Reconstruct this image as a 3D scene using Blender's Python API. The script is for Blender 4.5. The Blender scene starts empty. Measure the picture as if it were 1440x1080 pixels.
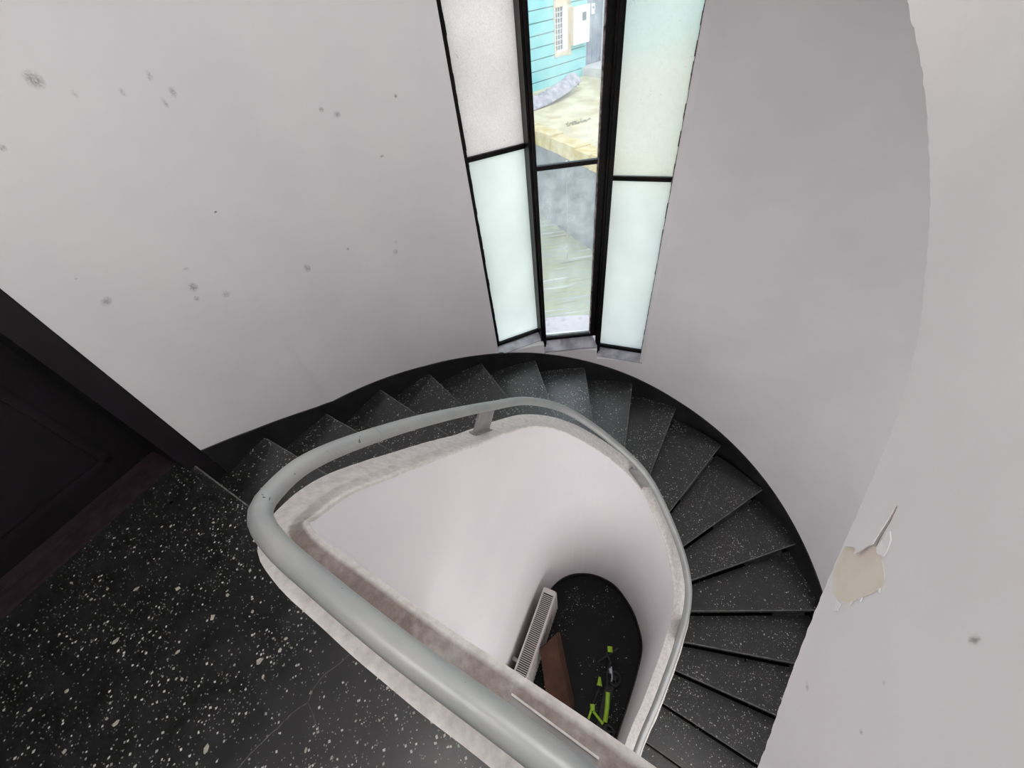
import bpy, bmesh, math, random
from mathutils import Vector, Matrix
random.seed(7)
S = bpy.context.scene
COL = S.collection
# ------------------------------------------------------------------ camera, sky, lights, exposure
EYE = 1.6
cd = bpy.data.cameras.new('camera'); cam = bpy.data.objects.new('camera', cd); COL.objects.link(cam)
cd.sensor_fit = 'HORIZONTAL'; cd.sensor_width = 36.0; cd.lens = 13.75; cd.clip_start = 0.02; cd.clip_end = 300
R3 = Matrix(((0.988012, 0.154377, 0.0), (-0.11236, 0.719101, -0.685761), (-0.105866, 0.67754, 0.727827)))
cam.matrix_world = Matrix.Translation((0, 0, EYE)) @ R3.to_4x4()
S.camera = cam
S.view_settings.view_transform = 'Standard'; S.view_settings.look = 'None'
S.view_settings.gamma = 1.0; S.view_settings.use_curve_mapping = False
S.view_settings.exposure = 0.0
w = bpy.data.worlds.new('sky'); S.world = w; w.use_nodes = True
wn = w.node_tree.nodes; wl = w.node_tree.links; bg = wn['Background']
tc = wn.new('ShaderNodeTexCoord'); sp = wn.new('ShaderNodeSeparateXYZ'); rp = wn.new('ShaderNodeValToRGB')
wl.new(tc.outputs['Generated'], sp.inputs[0]); wl.new(sp.outputs['Z'], rp.inputs[0]); wl.new(rp.outputs[0], bg.inputs[0])
rp.color_ramp.elements[0].color = (.86, .90, .92, 1); rp.color_ramp.elements[1].color = (.80, .88, 1.0, 1)
bg.inputs[1].default_value = 2.5
sd = bpy.data.lights.new('sun', 'SUN'); sd.energy = .3; sd.angle = math.radians(25); sd.color = (1, .96, .88)
so = bpy.data.objects.new('sun', sd); COL.objects.link(so); so.rotation_euler = (math.radians(42), 0, math.radians(-20))
def area(name, loc, size, power, color=(1, .97, .95)):
    l = bpy.data.lights.new(name, 'AREA'); l.shape = 'DISK'; l.size = size; l.energy = power; l.color = color
    o = bpy.data.objects.new(name, l); COL.objects.link(o); o.location = loc; return o
S.cycles.max_bounces = 16; S.cycles.diffuse_bounces = 10; S.cycles.transparent_max_bounces = 12
def fill_light(name, loc, power, size, color=(1, .97, .95)):
    l = bpy.data.lights.new(name, 'POINT'); l.shadow_soft_size = size; l.energy = power; l.color = color
    o = bpy.data.objects.new(name, l); COL.objects.link(o); o.location = loc; return o
fill_light('added_light_over_well', (.40, .40, 2.7), 38, .30)  # added fill above the view, brightens the well and outer walls
fill_light('added_landing_light', (-.75, -.15, 2.1), 16, .25)  # unseen fill added to brighten the side of the upper flight
fill_light('added_light_under_flight', (1.25, -.55, -.1), 15, .18)  # added out of view to lift the lower right wall and treads
bh = area('added_light_below', (.35, -1.0, -1.5), 2.2, 24, (1, .97, .97))               # added unseen fill, brightens the well walls and lower right stairs
bh.rotation_euler = Vector((-.15, -1.9, -.35)).to_track_quat('Z', 'Y').to_euler()

# ------------------------------------------------------------------ materials
def mat(name, color=(.8, .8, .8), rough=.6, metal=0.0, spec=.5):
    m = bpy.data.materials.new(name); m.use_nodes = True
    b = m.node_tree.nodes['Principled BSDF']
    b.inputs['Base Color'].default_value = (*color, 1); b.inputs['Roughness'].default_value = rough
    b.inputs['Metallic'].default_value = metal; b.inputs['Specular IOR Level'].default_value = spec
    return m
def nd(m, t, **kw):
    n = m.node_tree.nodes.new(t)
    for k, v in kw.items():
        if k.startswith('i_'):
            key = k[2:].replace('_', ' ')
            n.inputs[key].default_value = v
        else: setattr(n, k, v)
    return n
def lk(m, a, b): m.node_tree.links.new(a, b)
def bsdf(m): return m.node_tree.nodes['Principled BSDF']
def ramp(m, fac, stops):
    r = nd(m, 'ShaderNodeValToRGB'); e = r.color_ramp.elements
    while len(e) < len(stops): e.new(.5)
    for i, (p, c) in enumerate(stops):
        e[i].position = p; e[i].color = (*c, 1) if len(c) == 3 else c
    lk(m, fac, r.inputs[0]); return r
def noisy(name, c1, c2, scale=4, rough=.7, bump=.1, bscale=60, metal=0, detail=5, lo=.35, hi=.65, spec=.4, dist=.002):
    m = mat(name, c1, rough, metal, spec)
    g = nd(m, 'ShaderNodeNewGeometry')
    n = nd(m, 'ShaderNodeTexNoise', i_Scale=scale, i_Detail=detail); lk(m, g.outputs['Position'], n.inputs['Vector'])
    r = ramp(m, n.outputs[0], [(lo, c1), (hi, c2)]); lk(m, r.outputs[0], bsdf(m).inputs['Base Color'])
    if bump:
        n2 = nd(m, 'ShaderNodeTexNoise', i_Scale=bscale, i_Detail=4); lk(m, g.outputs['Position'], n2.inputs['Vector'])
        b = nd(m, 'ShaderNodeBump', i_Strength=bump, i_Distance=dist); lk(m, n2.outputs[0], b.inputs['Height'])
        lk(m, b.outputs[0], bsdf(m).inputs['Normal'])
    return m
M = {}
M['wall'] = noisy('white_wall_paint', (.80, .785, .80), (.845, .835, .84), 2.2, .75, .22, 22, dist=.004)
M['well'] = noisy('lilac_white_paint', (.83, .80, .815), (.87, .845, .855), 1.6, .7, .2, 18, dist=.004)
M['fascia'] = noisy('white_paint_over_plaster', (.82, .795, .80), (.85, .835, .84), 3, .7, .3, 30, dist=.003)
M['plaster'] = noisy('bare_cream_plaster', (.78, .71, .60), (.83, .77, .67), 14, .85, .3, 70)
M['black'] = noisy('black_gloss_skirting', (.008, .008, .009), (.018, .018, .018), 8, .42, .15, 50)
M['door'] = noisy('black_brown_door_paint', (.006, .005, .006), (.011, .009, .011), 5, .5, .1, 40)
M['thresh'] = noisy('maroon_threshold_paint', (.028, .017, .020), (.045, .030, .034), 20, .55, .2, 60)
M['steel'] = noisy('black_window_steel', (.003, .003, .003), (.016, .007, .006), 12, .45, .5, 120, spec=.15, lo=.5, hi=.8)
M['sill'] = noisy('sill_with_painted_sheen', (.30, .30, .33), (.62, .62, .68), 9, .16, .15, 40, spec=1.0)  # dark sill, its bluish window reflection put into a paler colour
M['rust'] = noisy('rusty_putty', (.05, .03, .028), (.35, .28, .27), 25, .8, .5, 90)
M['post'] = noisy('grey_painted_bracket', (.26, .255, .25), (.34, .33, .33), 14, .55, .2, 60)
M['scuff'] = None
# terrazzo
def terrazzo(name, gloss=.32, dark=1.0):
    m = mat(name, (.02, .02, .02), gloss, 0, .75)
    g = nd(m, 'ShaderNodeNewGeometry')
    nz = nd(m, 'ShaderNodeTexNoise', i_Scale=38.0, i_Detail=2.0); lk(m, g.outputs['Position'], nz.inputs['Vector'])
    mv = nd(m, 'ShaderNodeVectorMath', operation='MULTIPLY_ADD'); lk(m, nz.outputs['Color'], mv.inputs[0])
    mv.inputs[1].default_value = (.011, .011, .0); lk(m, g.outputs['Position'], mv.inputs[2])
    clump = nd(m, 'ShaderNodeTexNoise', i_Scale=3.2, i_Detail=2.0); lk(m, g.outputs['Position'], clump.inputs['Vector'])
    base = nd(m, 'ShaderNodeTexNoise', i_Scale=9.0, i_Detail=8.0); lk(m, g.outputs['Position'], base.inputs['Vector'])
    br = ramp(m, base.outputs[0], [(.3, (.007 * dark, .008 * dark, .008 * dark)), (.75, (.021 * dark, .021 * dark, .022 * dark))])
    cur = br.outputs[0]
    for scale, size, keep, cl, c1, c2 in ((150, .34, .72 + (1 - dark) * .4, .9, (.13, .14, .13), (.40, .41, .38)), (95, .38, .83 + (1 - dark) * .3, .9, (.35, .36, .32), (.75, .75, .70)), (36, .20, .95, .2, (.42, .40, .33), (.66, .64, .56))):
        mp = nd(m, 'ShaderNodeMapping'); mp.inputs['Scale'].default_value = (1, 1, .2); mp.inputs['Rotation'].default_value = (0, 0, scale * .013)
        mp.inputs['Location'].default_value = (scale * .37, scale * .11, .03); lk(m, mv.outputs[0], mp.inputs['Vector'])
        v = nd(m, 'ShaderNodeTexVoronoi', i_Scale=float(scale)); v.distance = 'CHEBYCHEV'; lk(m, mp.outputs[0], v.inputs['Vector'])
        s = nd(m, 'ShaderNodeSeparateColor'); lk(m, v.outputs['Color'], s.inputs[0])
        k0 = nd(m, 'ShaderNodeMath', operation='MULTIPLY_ADD'); lk(m, clump.outputs[0], k0.inputs[0]); k0.inputs[1].default_value = cl * 1.0; lk(m, s.outputs[0], k0.inputs[2])
        k1 = nd(m, 'ShaderNodeMath', operation='GREATER_THAN'); lk(m, k0.outputs[0], k1.inputs[0]); k1.inputs[1].default_value = keep + cl * .5
        sz = nd(m, 'ShaderNodeMath', operation='MULTIPLY'); lk(m, s.outputs[1], sz.inputs[0]); sz.inputs[1].default_value = size
        k2 = nd(m, 'ShaderNodeMath', operation='LESS_THAN'); lk(m, v.outputs['Distance'], k2.inputs[0]); lk(m, sz.outputs[0], k2.inputs[1])
        k3 = nd(m, 'ShaderNodeMath', operation='MULTIPLY'); lk(m, k1.outputs[0], k3.inputs[0]); lk(m, k2.outputs[0], k3.inputs[1])
        cr = ramp(m, s.outputs[2], [(0, c1), (1, c2)])
        mx = nd(m, 'ShaderNodeMix', data_type='RGBA'); lk(m, k3.outputs[0], mx.inputs[0]); lk(m, cur, mx.inputs[6]); lk(m, cr.outputs[0], mx.inputs[7])
        cur = mx.outputs[2]
    lk(m, cur, bsdf(m).inputs['Base Color'])
    if dark == 1: bsdf(m).inputs['Coat Weight'].default_value = .3; bsdf(m).inputs['Coat Roughness'].default_value = .36; bsdf(m).inputs['Coat IOR'].default_value = 1.7
    b = nd(m, 'ShaderNodeBump', i_Strength=.12, i_Distance=.001); lk(m, base.outputs[0], b.inputs['Height']); lk(m, b.outputs[0], bsdf(m).inputs['Normal'])
    rr = nd(m, 'ShaderNodeMath', operation='MULTIPLY_ADD'); lk(m, base.outputs[0], rr.inputs[0]); rr.inputs[1].default_value = .25; rr.inputs[2].default_value = gloss - .12
    lk(m, rr.outputs[0], bsdf(m).inputs['Roughness'])
    return m
M['terrazzo'] = terrazzo('black_terrazzo', .33)
M['hallfloor'] = terrazzo('dark_hall_terrazzo', .5, .35); bsdf(M['hallfloor']).inputs['Specular IOR Level'].default_value = .25
M['chip'] = noisy('cream_stone_chip', (.42, .40, .32), (.58, .55, .46), 60, .5, .1, 90)
M['crack'] = noisy('grey_crack_filler', (.10, .10, .10), (.20, .20, .19), 80, .8, .2, 90)
M['edge'] = noisy('worn_nosing_edge', (.10, .10, .10), (.22, .22, .21), 30, .5, .1, 60)
# curb paint: white with brown grime, uv.x runs across the curb, uv.y along it in metres
m = M['curb'] = mat('grimy_white_curb_paint', (.7, .66, .62), .65)
uv = nd(m, 'ShaderNodeUVMap'); uv.uv_map = 'UVMap'; sx = nd(m, 'ShaderNodeSeparateXYZ'); lk(m, uv.outputs[0], sx.inputs[0])
g = nd(m, 'ShaderNodeNewGeometry')
n1 = nd(m, 'ShaderNodeTexNoise', i_Scale=9.0, i_Detail=8.0, i_Roughness=.65); lk(m, g.outputs['Position'], n1.inputs['Vector'])
n2 = nd(m, 'ShaderNodeTexNoise', i_Scale=45.0, i_Detail=8.0, i_Roughness=.7); lk(m, g.outputs['Position'], n2.inputs['Vector'])
band = ramp(m, sx.outputs['X'], [(0.0, (.10, .10, .10)), (.30, (.20, .20, .20)), (.56, (.35, .35, .35)), (.63, (1, 1, 1)), (.86, (1, 1, 1)), (.93, (.25, .25, .25))])
fade = ramp(m, sx.outputs['Y'], [(.0, (1, 1, 1)), (.50, (.9, .9, .9)), (.60, (.34, .34, .34)), (1.0, (.08, .08, .08))])
sy = nd(m, 'ShaderNodeMath', operation='DIVIDE'); lk(m, sx.outputs['Y'], sy.inputs[0]); sy.inputs[1].default_value = 2.0
lk(m, sy.outputs[0], fade.inputs[0])
a = nd(m, 'ShaderNodeMath', operation='MULTIPLY'); lk(m, band.outputs[0], a.inputs[0]); lk(m, fade.outputs[0], a.inputs[1])
a2 = nd(m, 'ShaderNodeMath', operation='MULTIPLY'); lk(m, a.outputs[0], a2.inputs[0])
nr = ramp(m, n1.outputs[0], [(.30, (.55, .55, .55)), (.52, (1, 1, 1))]); lk(m, nr.outputs[0], a2.inputs[1])
cA = ramp(m, n2.outputs[0], [(.3, (.62, .585, .55)), (.6, (.84, .815, .79))])
cB = ramp(m, n2.outputs[0], [(.25, (.13, .09, .075)), (.7, (.27, .205, .18))])
mx = nd(m, 'ShaderNodeMix', data_type='RGBA'); lk(m, a2.outputs[0], mx.inputs[0]); lk(m, cA.outputs[0], mx.inputs[6]); lk(m, cB.outputs[0], mx.inputs[7])
lk(m, mx.outputs[2], bsdf(m).inputs['Base Color'])
b = nd(m, 'ShaderNodeBump', i_Strength=.5, i_Distance=.003); lk(m, n2.outputs[0], b.inputs['Height']); lk(m, b.outputs[0], bsdf(m).inputs['Normal'])
# rail paint
m = M['rail'] = mat('silver_grey_rail_paint', (.4, .42, .41), .42, .3, .5)
g = nd(m, 'ShaderNodeNewGeometry')
n1 = nd(m, 'ShaderNodeTexNoise', i_Scale=7.0, i_Detail=6.0); lk(m, g.outputs['Position'], n1.inputs['Vector'])
r1 = ramp(m, n1.outputs[0], [(.3, (.33, .35, .345)), (.7, (.43, .44, .43))])
n2 = nd(m, 'ShaderNodeTexNoise', i_Scale=70.0, i_Detail=3.0, i_Distortion=1.5); lk(m, g.outputs['Position'], n2.inputs['Vector'])
r2 = ramp(m, n2.outputs[0], [(.735, (0, 0, 0)), (.75, (1, 1, 1))])
mx = nd(m, 'ShaderNodeMix', data_type='RGBA'); lk(m, r2.outputs[0], mx.inputs[0]); lk(m, r1.outputs[0], mx.inputs[6]); mx.inputs[7].default_value = (.05, .05, .05, 1)
lk(m, mx.outputs[2], bsdf(m).inputs['Base Color'])
b = nd(m, 'ShaderNodeBump', i_Strength=.15, i_Distance=.002); lk(m, n1.outputs[0], b.inputs['Height']); lk(m, b.outputs[0], bsdf(m).inputs['Normal'])
# scuffs: soft-edged grey rub marks
m = M['scuff'] = mat('grey_scuff', (.28, .28, .28), .8)
uv = nd(m, 'ShaderNodeUVMap'); uv.uv_map = 'UVMap'
vm = nd(m, 'ShaderNodeVectorMath', operation='SUBTRACT'); lk(m, uv.outputs[0], vm.inputs[0]); vm.inputs[1].default_value = (.5, .5, 0)
ln = nd(m, 'ShaderNodeVectorMath', operation='LENGTH'); lk(m, vm.outputs[0], ln.inputs[0])
g = nd(m, 'ShaderNodeNewGeometry'); n1 = nd(m, 'ShaderNodeTexNoise', i_Scale=160.0, i_Detail=5.0); lk(m, g.outputs['Position'], n1.inputs['Vector'])
fa = ramp(m, ln.outputs['Value'], [(.12, (1, 1, 1)), (.46, (0, 0, 0))])
fb = ramp(m, n1.outputs[0], [(.36, (.15, .15, .15)), (.62, (1, 1, 1))])
ml = nd(m, 'ShaderNodeMath', operation='MULTIPLY'); lk(m, fa.outputs[0], ml.inputs[0]); lk(m, fb.outputs[0], ml.inputs[1])
oi = nd(m, 'ShaderNodeObjectInfo'); sc_ = nd(m, 'ShaderNodeSeparateColor'); lk(m, oi.outputs['Color'], sc_.inputs[0])
m2 = nd(m, 'ShaderNodeMath', operation='MULTIPLY'); lk(m, ml.outputs[0], m2.inputs[0]); lk(m, sc_.outputs[0], m2.inputs[1])
lk(m, m2.outputs[0], bsdf(m).inputs['Alpha'])
# frosted panes
def frosted(name, col, scale=90, strength=.3, spots=True, mixf=.62):
    m = bpy.data.materials.new(name); m.use_nodes = True; t = m.node_tree; t.nodes.remove(bsdf(m)); out = t.nodes['Material Output']
    g = nd(m, 'ShaderNodeNewGeometry')
    n = nd(m, 'ShaderNodeTexNoise', i_Scale=float(scale), i_Detail=6.0, i_Distortion=1.0); lk(m, g.outputs['Position'], n.inputs['Vector'])
    bp = nd(m, 'ShaderNodeBump', i_Strength=strength, i_Distance=.004); lk(m, n.outputs[0], bp.inputs['Height'])
    tr = nd(m, 'ShaderNodeBsdfTranslucent'); lk(m, bp.outputs[0], tr.inputs['Normal'])
    big = nd(m, 'ShaderNodeTexNoise', i_Scale=3.0, i_Detail=4.0); lk(m, g.outputs['Position'], big.inputs['Vector'])
    c = ramp(m, big.outputs[0], [(.3, tuple(x * .9 for x in col)), (.7, col)])
    if spots:
        n3 = nd(m, 'ShaderNodeTexNoise', i_Scale=28.0, i_Detail=5.0, i_Distortion=2.0); lk(m, g.outputs['Position'], n3.inputs['Vector'])
        sp_ = ramp(m, n3.outputs[0], [(.68, (0, 0, 0)), (.72, (.5, .5, .5))])
        mx = nd(m, 'ShaderNodeMix', data_type='RGBA'); lk(m, sp_.outputs[0], mx.inputs[0]); lk(m, c.outputs[0], mx.inputs[6]); mx.inputs[7].default_value = (.38, .38, .36, 1)
        gr_ = ramp(m, n.outputs[0], [(.3, (.86, .84, .84)), (.6, (1, 1, 1))])
        mg = nd(m, 'ShaderNodeMix', data_type='RGBA', blend_type='MULTIPLY'); mg.inputs[0].default_value = 1.0 if scale > 100 else .4
        lk(m, mx.outputs[2], mg.inputs[6]); lk(m, gr_.outputs[0], mg.inputs[7]); lk(m, mg.outputs[2], tr.inputs['Color'])
    else: lk(m, c.outputs[0], tr.inputs['Color'])
    rf = nd(m, 'ShaderNodeBsdfRefraction'); rf.inputs['IOR'].default_value = 1.12; rf.inputs['Roughness'].default_value = .42; rf.inputs['Color'].default_value = (*col, 1)
    ms = nd(m, 'ShaderNodeMixShader'); ms.inputs[0].default_value = mixf; lk(m, rf.outputs[0], ms.inputs[1]); lk(m, tr.outputs[0], ms.inputs[2])
    gl = nd(m, 'ShaderNodeBsdfGlossy'); gl.inputs['Roughness'].default_value = .25
    m3 = nd(m, 'ShaderNodeMixShader'); m3.inputs[0].default_value = .06; lk(m, ms.outputs[0], m3.inputs[1]); lk(m, gl.outputs[0], m3.inputs[2])
    lk(m, m3.outputs[0], out.inputs['Surface']); return m
M['frost_pink'] = frosted('pebbled_pinkish_glass', (.97, .90, .885), 130, .8, True, .85)
M['frost'] = frosted('white_frosted_glass', (.97, .975, .945), 60, .3, False, .75)
M['frost_ripple'] = frosted('rippled_frosted_glass', (.96, .965, .925), 45, .5, True, .55)
m = M['clear'] = bpy.data.materials.new('dirty_clear_glass'); m.use_nodes = True; m.node_tree.nodes.remove(bsdf(m)); out = m.node_tree.nodes['Material Output']
g = nd(m, 'ShaderNodeNewGeometry'); n = nd(m, 'ShaderNodeTexNoise', i_Scale=6.0, i_Detail=10.0, i_Roughness=.7); lk(m, g.outputs['Position'], n.inputs['Vector'])
r = ramp(m, n.outputs[0], [(.35, (.05, .05, .05)), (.75, (.32, .32, .32))])
tp = nd(m, 'ShaderNodeBsdfTransparent'); tr = nd(m, 'ShaderNodeBsdfTranslucent'); tr.inputs['Color'].default_value = (.95, .96, .95, 1)
ms = nd(m, 'ShaderNodeMixShader'); lk(m, r.outputs[0], ms.inputs[0]); lk(m, tp.outputs[0], ms.inputs[1]); lk(m, tr.outputs[0], ms.inputs[2])
gl = nd(m, 'ShaderNodeBsdfGlossy'); gl.inputs['Roughness'].default_value = .3
m3 = nd(m, 'ShaderNodeMixShader'); m3.inputs[0].default_value = .02; lk(m, ms.outputs[0], m3.inputs[1]); lk(m, gl.outputs[0], m3.inputs[2]); lk(m, m3.outputs[0], out.inputs['Surface'])
# outside
M['turq'] = noisy('turquoise_board_paint', (.17, .53, .56), (.24, .60, .62), 3, .7, .2, 20)
M['tealshade'] = noisy('teal_board_gap_shade', (.06, .22, .24), (.09, .28, .30), 3, .8, .1, 20)  # shadow between the boards, put into the colour of the backing wall
M['cream'] = noisy('cream_frame_paint', (.58, .47, .33), (.66, .56, .42), 6, .7, .1, 30)
M['white'] = noisy('white_gloss_paint', (.78, .77, .78), (.84, .83, .84), 4, .5, .05, 30)
M['pane'] = mat('grey_window_pane', (.05, .055, .07), .25)
M['greydoor'] = noisy('blue_grey_door_paint', (.13, .16, .22), (.22, .26, .33), 5, .6, .2, 20)
M['concrete'] = noisy('pale_concrete', (.50, .46, .46), (.62, .58, .57), 5, .9, .4, 20)
M['sand'] = noisy('yellowish_terrace_ground', (.44, .37, .22), (.60, .53, .36), 1.6, .95, .5, 9, lo=.4, hi=.6, dist=.02)
M['moss'] = noisy('yellow_moss_edge', (.44, .33, .10), (.60, .50, .28), 5, .95, .6, 14, dist=.02)
M['retain'] = noisy('damp_grey_retaining_wall', (.13, .15, .17), (.24, .26, .27), 2.0, .9, .5, 10, dist=.02)
M['tile'] = noisy('grey_roofing_sheet', (.20, .20, .24), (.42, .40, .44), 6, .85, .4, 20)
M['ledge'] = noisy('pale_pinkish_ledge', (.36, .31, .33), (.54, .50, .52), 18, .85, .3, 60, lo=.3, hi=.45)
m = M['deck'] = mat('mossy_grooved_deck', (.3, .33, .25), .9)
g = nd(m, 'ShaderNodeNewGeometry'); mp = nd(m, 'ShaderNodeMapping'); mp.inputs['Rotation'].default_value = (0, 0, math.radians(72)); mp.inputs['Scale'].default_value = (.3, 6, 1); lk(m, g.outputs['Position'], mp.inputs['Vector'])
n = nd(m, 'ShaderNodeTexNoise', i_Scale=1.6, i_Detail=8.0, i_Roughness=.65); lk(m, mp.outputs[0], n.inputs['Vector'])
r = ramp(m, n.outputs[0], [(.35, (.20, .215, .19)), (.47, (.36, .37, .22)), (.56, (.27, .29, .26)), (.68, (.66, .66, .58))]); lk(m, r.outputs[0], bsdf(m).inputs['Base Color'])
# bottom of the well
M['radiator'] = noisy('cream_white_enamel', (.58, .54, .52), (.66, .62, .60), 5, .45, .05, 40)
M['radslot'] = mat('radiator_inner_dark', (.03, .03, .035), .7)
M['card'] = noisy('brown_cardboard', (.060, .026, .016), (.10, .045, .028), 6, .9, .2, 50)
M['neon'] = noisy('yellow_green_plastic', (.34, .58, .03), (.42, .68, .06), 20, .45, .1, 60)
M['rubber'] = mat('black_plastic', (.012, .012, .013), .5)
M['chrome'] = mat('grey_metal_fitting', (.35, .37, .42), .3, .8)

# ------------------------------------------------------------------ helpers
def link(name, verts, faces, m, parent=None, smooth=False, ang=35, uvs=None, recalc=True):
    me = bpy.data.meshes.new(name); me.from_pydata([tuple(v) for v in verts], [], faces)
    if recalc:
        bm = bmesh.new(); bm.from_mesh(me); bmesh.ops.recalc_face_normals(bm, faces=bm.faces); bm.to_mesh(me); bm.free()
    if uvs is not None:
        l = me.uv_layers.new(name='UVMap')
        for lp in me.loops: l.data[lp.index].uv = uvs[lp.vertex_index]
    if m: me.materials.append(m)
    if smooth:
        me.polygons.foreach_set('use_smooth', [True] * len(me.polygons)); me.set_sharp_from_angle(angle=math.radians(ang))
    me.update(); o = bpy.data.objects.new(name, me); COL.objects.link(o)
    if parent: o.parent = parent
    return o
def empty(name, label=None, cat=None, loc=(0, 0, 0), group=None, kind=None):
    o = bpy.data.objects.new(name, None); COL.objects.link(o); o.location = loc; o.empty_display_size = .1
    return tag(o, label, cat, group, kind)
def tag(o, label=None, cat=None, group=None, kind=None):
    if label: o['label'] = label
    if cat: o['category'] = cat
    if group: o['group'] = group
    if kind: o['kind'] = kind
    return o
class MB:
    def __init__(s): s.v = []; s.f = []
    def add(s, v, f): n = len(s.v); s.v += [tuple(p) for p in v]; s.f += [tuple(i + n for i in q) for q in f]
    def hexa(s, p): s.add(p, [(0, 3, 2, 1), (4, 5, 6, 7), (0, 1, 5, 4), (1, 2, 6, 5), (2, 3, 7, 6), (3, 0, 4, 7)])
    def box(s, x0, x1, y0, y1, z0, z1): s.hexa([(x0, y0, z0), (x1, y0, z0), (x1, y1, z0), (x0, y1, z0), (x0, y0, z1), (x1, y0, z1), (x1, y1, z1), (x0, y1, z1)])
    def obox(s, O, e, n, s0, s1, n0, n1, z0, z1):   # box in a vertical plane's own axes: e along, n outward
        P = lambda a, b, z: (O[0] + e[0] * a + n[0] * b, O[1] + e[1] * a + n[1] * b, z)
        s.hexa([P(s0, n0, z0), P(s1, n0, z0), P(s1, n1, z0), P(s0, n1, z0), P(s0, n0, z1), P(s1, n0, z1), P(s1, n1, z1), P(s0, n1, z1)])
    def tube(s, pts, r, k=12, caps=True):
        pts = [Vector(p) for p in pts]; n0 = len(s.v); up = Vector((0, 0, 1)); N = None
        for i, p in enumerate(pts):
            t = (pts[min(i + 1, len(pts) - 1)] - pts[max(i - 1, 0)]).normalized()
            if N is None: N = t.cross(up if abs(t.z) < .9 else Vector((1, 0, 0))).normalized()
            else: N = (N - t * N.dot(t)).normalized()
            B = t.cross(N); rr = r[i] if isinstance(r, (list, tuple)) else r
            for j in range(k):
                a = 2 * math.pi * j / k; s.v.append(tuple(p + (N * math.cos(a) + B * math.sin(a)) * rr))
        for i in range(len(pts) - 1):
            for j in range(k):
                a = n0 + i * k + j; b_ = n0 + i * k + (j + 1) % k; s.f.append((a, b_, b_ + k, a + k))
        if caps: s.f.append(tuple(n0 + j for j in range(k))[::-1]); s.f.append(tuple(n0 + (len(pts) - 1) * k + j for j in range(k)))
    def prism(s, poly, z0, z1):
        n = len(poly); s.add([(x, y, z0) for x, y in poly] + [(x, y, z1) for x, y in poly],
              [tuple(range(n))[::-1], tuple(range(n, 2 * n))] + [(i, (i + 1) % n, n + (i + 1) % n, n + i) for i in range(n)])
    def build(s, name, m, parent=None, **k): return link(name, s.v, s.f, m, parent, **k)
def catmull(P, n=10):
    P = [Vector(p) for p in P]; out = []
    Q = [P[0] * 2 - P[1]] + P + [P[-1] * 2 - P[-2]]
    for i in range(1, len(Q) - 2):
        a, b, c, d = Q[i - 1:i + 3]
        for j in range(n):
            t = j / n; out.append(.5 * ((2 * b) + (c - a) * t + (2 * a - 5 * b + 4 * c - d) * t * t + (3 * b - a - 3 * c + d) * t ** 3))
    out.append(P[-1]); return out
def resample(P, step):
    L = [0]
    for a, b in zip(P, P[1:]): L.append(L[-1] + (b - a).length)
    n = max(2, int(L[-1] / step)); out = []; j = 0
    for i in range(n + 1):
        s = L[-1] * i / n
        while j < len(P) - 2 and L[j + 1] < s: j += 1
        f = (s - L[j]) / max(1e-9, L[j + 1] - L[j]); out.append(P[j].lerp(P[j + 1], min(1, max(0, f))))
    return out
def normals2(P):   # right-hand normals of a plan path
    out = []
    for i in range(len(P)):
        a = P[max(0, i - 1)]; b = P[min(len(P) - 1, i + 1)]; t = Vector((b[0] - a[0], b[1] - a[1])).normalized(); out.append(Vector((t.y, -t.x)))
    return out
def ribbon(P, off0, off1, zb, zt, uv=False):
    """solid wall along plan path P between the offsets; zb / zt numbers or lists"""
    N = normals2(P); n = len(P); V = []; F = []; U = []; s = 0
    for i in range(n):
        if i: s += math.hypot(P[i][0] - P[i - 1][0], P[i][1] - P[i - 1][1])
        b = zb[i] if isinstance(zb, list) else zb; t = zt[i] if isinstance(zt, list) else zt
        f0_ = off0[i] if isinstance(off0, list) else off0; f1_ = off1[i] if isinstance(off1, list) else off1
        for o, z in ((f0_, b), (f0_, t), (f1_, t), (f1_, b)):
            V.append((P[i][0] + N[i].x * o, P[i][1] + N[i].y * o, z)); U.append((0 if o == f0_ else 1, s))
    for i in range(n - 1):
        a = i * 4
        for j in range(4): F.append((a + j, a + (j + 1) % 4, a + 4 + (j + 1) % 4, a + 4 + j))
    F.append((0, 1, 2, 3)); F.append(tuple((n - 1) * 4 + j for j in (3, 2, 1, 0)))
    return V, F, U
C = Vector((.37, .89)); U_ = Vector((.5, .8660)); V_ = Vector((.866, -.5)); ROUT = 1.89
FL = -3.16          # floor at the bottom of the well
def arc(r, a0, a1, st=2.0):
    n = max(1, int(abs(a1 - a0) / st)); return [Vector((C.x + r * math.cos(math.radians(a0 + (a1 - a0) * i / n)), C.y + r * math.sin(math.radians(a0 + (a1 - a0) * i / n)))) for i in range(n + 1)]

# ------------------------------------------------------------------ setting: outer wall
ZTOP = 4.6; WT = .30
J = Vector((-1.66, 1.335))
sidep = [Vector((p.x, p.y)) for p in catmull([(J.x, J.y, 0), (-1.53, 1.56, 0), (-1.31, 1.82, 0), (*arc(ROUT, 148, 147)[0], 0)], 8)]
AL, AR = 103.7, 62.2
left = sidep[:-1] + arc(ROUT, 148, AL)
def wall(name, P, zb, zt, th=WT, m='wall'):
    V, F, _ = ribbon(P, -th, 0, zb, zt); return tag(link(name, V, F, M[m], None, True), kind='structure')
wl_ = wall('wall_left', left, FL - .1, ZTOP)
front = arc(ROUT, AL, AR, 1.0)
zt = []
VF = []
for a0, a1, D in ((AL, 90.35, 2.478), (90.35, 75.1, 2.60), (75.1, AR, 2.715)):
    VF.append(ribbon(arc(ROUT, a0, a1, 1.0), -WT, 0, FL - .1, EYE - D))
VF.append(ribbon(front, -WT, 0, 4.4, ZTOP))
mb = MB()
for V, F, _ in VF: mb.add(V, F)
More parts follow.
